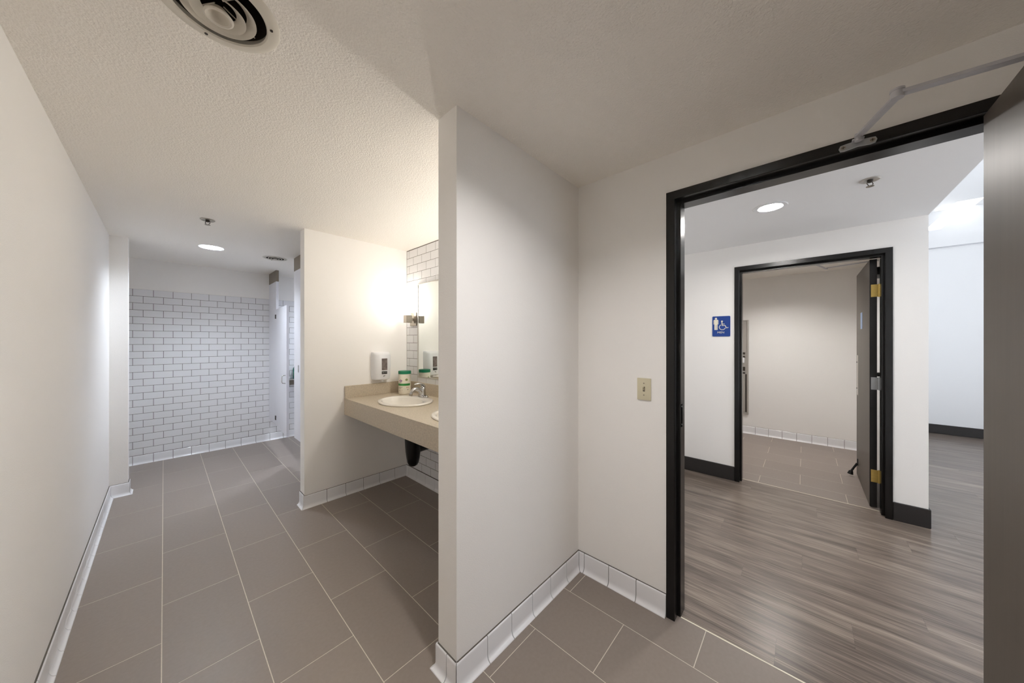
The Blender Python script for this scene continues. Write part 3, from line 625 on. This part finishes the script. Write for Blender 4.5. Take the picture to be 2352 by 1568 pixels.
# ---------------------------------------------------------------- wall switch
sw = thing('light_switch', 'ivory toggle light switch plate beside the near black door frame', 'light switch', (UD-.003, .653, 1.129))
box('cover_plate', (UD-.007, .616, 1.129), (UD, .691, 1.250), 'ivory', sw, .003, 2, True)
bm = bmesh.new(); bbox(bm, (UD-.0075, .648, 1.177), (UD-.005, .659, 1.203)); emit_mesh('toggle_slot', bm, 'slot', sw)
bm = bmesh.new(); prism(bm, [(UD-.006, 1.180), (UD-.006, 1.196), (UD-.020, 1.206), (UD-.020, 1.200)], 1, .650, .657); emit_mesh('toggle', bm, 'ivory', sw)
for z in (1.157, 1.222):
    bm = bmesh.new(); tube(bm, [(UD-.006, .6535, z), (UD-.0085, .6535, z)], .0032, 10); emit_mesh('screw', bm, 'taupe', sw, True)

# ---------------------------------------------------------------- restroom sign
sg = thing('restroom_sign', 'blue restroom sign reading MEN with man and wheelchair figures', 'sign', (4.014, .652, 1.507))
SV0, SZ0 = .733, 1.507                        # left edge as seen from the hall, bottom edge
Wd, Hd = .162, .216
def rr(w, h, r, n=6):
    o = []
    for cx, cy, a0 in ((w-r, r, -PI/2), (w-r, h-r, 0), (r, h-r, PI/2), (r, r, PI)):
        o += [(cx+r*math.cos(a0+PI/2*i/n), cy+r*math.sin(a0+PI/2*i/n)) for i in range(n+1)]
    return o
SP = lambda x, y: (SV0-x, SZ0+y)
bm = bmesh.new(); prism(bm, [SP(*p) for p in rr(Wd, Hd, .010)], 0, 4.014, 4.020); emit_mesh('plate', bm, 'blue', sg)
UX0, UX1 = 4.0125, 4.0145
def disc(bm, x, y, r, n=20): prism(bm, [SP(x+r*math.cos(2*PI*i/n), y+r*math.sin(2*PI*i/n)) for i in range(n)], 0, UX0, UX1)
def poly(bm, pts): prism(bm, [SP(*p) for p in pts], 0, UX0, UX1)
def stroke(bm, pts, wd):
    pts = [Vector((*p, 0)) for p in pts]; Lf = []; Rt = []
    for i, p in enumerate(pts):
        d = (pts[min(i+1, len(pts)-1)]-pts[max(i-1, 0)]).normalized(); n = Vector((-d.y, d.x, 0))*wd/2
        Lf.append((p.x+n.x, p.y+n.y)); Rt.append((p.x-n.x, p.y-n.y))
    for i in range(len(pts)-1): poly(bm, [Lf[i], Lf[i+1], Rt[i+1], Rt[i]])
bm = bmesh.new(); disc(bm, .034, .1905, .0105)
poly(bm, [(.012, .172), (.016, .1775), (.022, .179), (.046, .179), (.052, .1775), (.056, .172), (.056, .129), (.050, .129), (.050, .168), (.048, .168), (.048, .070), (.0355, .070), (.0355, .124), (.0325, .124), (.0325, .070), (.020, .070), (.020, .168), (.018, .168), (.018, .129), (.012, .129)])
emit_mesh('man_figure', bm, 'signw', sg)
bm = bmesh.new(); disc(bm, .0885, .160, .0085)
stroke(bm, [(.088, .150), (.0905, .114)], .0085); stroke(bm, [(.088, .132), (.112, .132)], .0055); stroke(bm, [(.088, .1165), (.116, .1165), (.130, .089)], .0075); stroke(bm, [(.128, .089), (.146, .0945)], .0065)
stroke(bm, [(.092+.0275*math.cos(a), .0985+.0275*math.sin(a)) for a in [math.radians(118+k*12) for k in range(20)]], .0058)
emit_mesh('wheelchair_figure', bm, 'signw', sg)
cu = bpy.data.curves.new('sign_text', 'FONT'); cu.body = 'MEN'; cu.size = .029; cu.extrude = .001; cu.align_x = 'CENTER'
to = bpy.data.objects.new('sign_text', cu); C.objects.link(to); bpy.context.view_layer.update()
me = bpy.data.meshes.new_from_object(to.evaluated_get(bpy.context.evaluated_depsgraph_get())); bpy.data.objects.remove(to)
bm = bmesh.new(); bm.from_mesh(me)
for v in bm.verts: x, y, z = v.co; v.co = (4.0135+z, SV0-(.078+x*1.08), SZ0+.033+y)
emit_mesh('lettering', bm, 'signw', sg)

# ---------------------------------------------------------------- towel and waste unit in the opposite washroom
tw = thing('towel_dispenser', 'recessed stainless paper towel and waste unit on the opposite washroom wall', 'towel dispenser', (6.24, .82, .303))
XT = 6.25
box('back_box', (XT-.010, .665, .322), (XT, .985, 1.773), 'steel', tw)
for lo, hi in (((XT-.024, .646, .303), (XT, .668, 1.792)), ((XT-.024, .982, .303), (XT, 1.004, 1.792)), ((XT-.024, .668, 1.773), (XT, .982, 1.792)), ((XT-.024, .668, .303), (XT, .982, .322))): box('flange', lo, hi, 'steel', tw, .002)
box('upper_door', (XT-.020, .672, 1.29), (XT-.010, .978, 1.770), 'steel', tw, .002)
box('towel_slot', (XT-.013, .690, 1.19), (XT-.0095, .978, 1.28), 'slot', tw)
box('slot_lip', (XT-.022, .675, 1.225), (XT-.012, .978, 1.245), 'steel', tw, .002)
bm = bmesh.new(); prism(bm, [(XT-.012, 1.20), (XT-.045, 1.13), (XT-.045, 1.115), (XT-.012, 1.115)], 1, .70, .96); emit_mesh('paper_towel', bm, 'plastic', tw)
box('waste_opening', (XT-.013, .690, .94), (XT-.0095, .978, 1.05), 'slot', tw)
box('waste_lip', (XT-.024, .690, .965), (XT-.012, .978, .985), 'steel', tw, .002)
box('waste_panel', (XT-.022, .690, .335), (XT-.010, .978, .935), 'steel', tw, .002)
box('panel_gap', (XT-.0125, .670, .335), (XT-.0098, .688, .935), 'slot', tw)

# ---------------------------------------------------------------- ceiling fittings
def diffuser(cx, cy, R, label, flat=False):
    k = R/.148
    t = thing('ceiling_diffuser', label, 'air vent', (cx, cy, H-.04), 'round air vents')
    bm = bmesh.new(); lathe(bm, [(.108*k, -.003), (.110*k, -.004), (.148*k, -.003), (.148*k, 0)] if flat else [(.117*k, .012), (.113*k, -.004), (.117*k, -.008), (.130*k, -.007), (.144*k, -.0045), (.148*k, -.001), (.148*k, 0)], cx, cy, 56, z0=H); emit_mesh('outer_ring', bm, 'diff', t, True)
    if flat:
        for r0, r1, z1 in ((.078, .088, -.006), (.046, .056, -.009)):
            bm = bmesh.new(); lathe(bm, [(r0*k, z1+.002), (r1*k, z1+.002), (r1*k, z1), (r0*k, z1)], cx, cy, 48, closed=True, z0=H); emit_mesh('louver_ring', bm, 'diff', t)
    for r0, r1, z1 in () if flat else ((.064, .086, -.012), (.040, .061, -.020)):
        bm = bmesh.new(); lathe(bm, [(r0*k, z1+.018), ((r0+.012)*k, z1+.009), (r1*k, z1), ((r1+.002)*k, z1-.0005), ((r1+.0015)*k, z1+.003), ((r0+.013)*k, z1+.012), ((r0+.001)*k, z1+.021)], cx, cy, 56, closed=True, z0=H); emit_mesh('louver_ring', bm, 'diff', t, True)
    bm = bmesh.new(); lathe(bm, [(0, -.012), (.024*k, -.012), (.024*k, -.010), (0, -.009)] if flat else [(0, -.010), (.014*k, -.012), (.022*k, -.020), (.025*k, -.029), (.030*k, -.0315), (.034*k, -.030), (.0345*k, -.027), (.026*k, -.016), (.018*k, -.006), (0, -.004)], cx, cy, 40, z0=H); emit_mesh('hub', bm, 'diff', t, True)
    bm = bmesh.new()
    for a in (0.6, 0.6+PI/2, 0.6+PI, 0.6+1.5*PI):
        p = Vector((cx, cy, H+.006)); d = Vector((math.cos(a), math.sin(a), 0)); tube(bm, [p+d*.014*k+Vector((0, 0, .012)), p+d*.114*k+Vector((0, 0, .012))], .0018, 6)
    emit_mesh('spider', bm, 'diff', t)
    bm = bmesh.new(); lathe(bm, [((.109 if flat else .118)*k, -.0025 if flat else .012), ((.109 if flat else .118)*k, .16), (0, .16)], cx, cy, 40, z0=H); emit_mesh('duct_boot', bm, 'dark', t, True)
    for a in (-.32, 1.72, 3.3, 4.9):
        x, y = cx+.126*k*math.cos(a), cy+.126*k*math.sin(a); bm = bmesh.new(); tube(bm, [(x, y, H-.006), (x, y, H-.0095)], .0042*k, 10); emit_mesh('screw', bm, 'slot', t, True)
diffuser(*VENT1, 'large round white ceiling vent above the near washroom floor')
diffuser(*VENT2, 'small round ceiling vent in front of the toilet stall', True)
def downlight(cx, cy, R, depth, rim, m, label, group='recessed ceiling lights'):
    t = thing('recessed_light', label, 'ceiling light', (cx, cy, H-.01), group)
    bm = bmesh.new(); lathe(bm, [(R, depth), (R, -.002), (R+.004, -.005), (R+rim-.004, -.004), (R+rim, 0)], cx, cy, 48, z0=H); emit_mesh('trim_ring', bm, 'plastic', t, True)
    bm = bmesh.new(); lathe(bm, [(0, depth), (R, depth)], cx, cy, 20, z0=H); emit_mesh('lens', bm, m, t)
    bm = bmesh.new(); lathe(bm, [(R, depth), (R, depth+.04), (0, depth+.04)], cx, cy, 32, z0=H); emit_mesh('housing', bm, 'dark', t)
downlight(LAMP1[0], LAMP1[1], LAMP1[2], .088, .006, 'stallg', 'cool white recessed light before the subway tiled wall')
downlight(LAMP2[0], LAMP2[1], LAMP2[2], .010, .031, 'hallg', 'recessed light with white trim in the low hall ceiling')
downlight(LAMP3[0], LAMP3[1], LAMP3[2], .065, .02, 'meng', 'recessed light inside the opposite washroom')
downlight(LAMP4[0], LAMP4[1], LAMP4[2], .055, .02, 'roomg', 'recessed light in the washroom ceiling just inside the near door')
downlight(LAMP5[0], LAMP5[1], LAMP5[2], .07, .012, 'stallg', 'recessed light above the toilet stall')
def sprinkler(cx, cy, label, m):
    t = thing('fire_sprinkler', label, 'sprinkler', (cx, cy, H-.05), 'pendant fire sprinklers')
    bm = bmesh.new(); lathe(bm, [(.046, 0), (.046, -.003), (.040, -.007), (.026, -.004), (.016, -.002), (.0, -.002)], cx, cy, 32, z0=H); emit_mesh('escutcheon', bm, m, t, True)
    bm = bmesh.new(); lathe(bm, [(.013, -.002), (.013, -.014), (.009, -.018), (.0, -.018)], cx, cy, 12, z0=H); emit_mesh('body', bm, 'slot', t, True)
    bm = bmesh.new()
    for s in (-1, 1): tube(bm, [(cx+s*.010, cy-s*.010, H-.014), (cx+s*.014, cy-s*.014, H-.026), (cx+s*.004, cy-s*.004, H-.040)], .0022, 6)
    emit_mesh('frame_arms', bm, 'slot', t, True)
    bm = bmesh.new(); lathe(bm, [(0, -.043), (.018, -.042), (.018, -.040), (.004, -.038), (0, -.034)], cx, cy, 16, z0=H); emit_mesh('deflector', bm, 'nickel', t, True)
sprinkler(.238, 3.57, 'small pendant sprinkler on the washroom ceiling', 'nickel')
sprinkler(2.91, -.297, 'small pendant sprinkler on the low hall ceiling', 'steel')
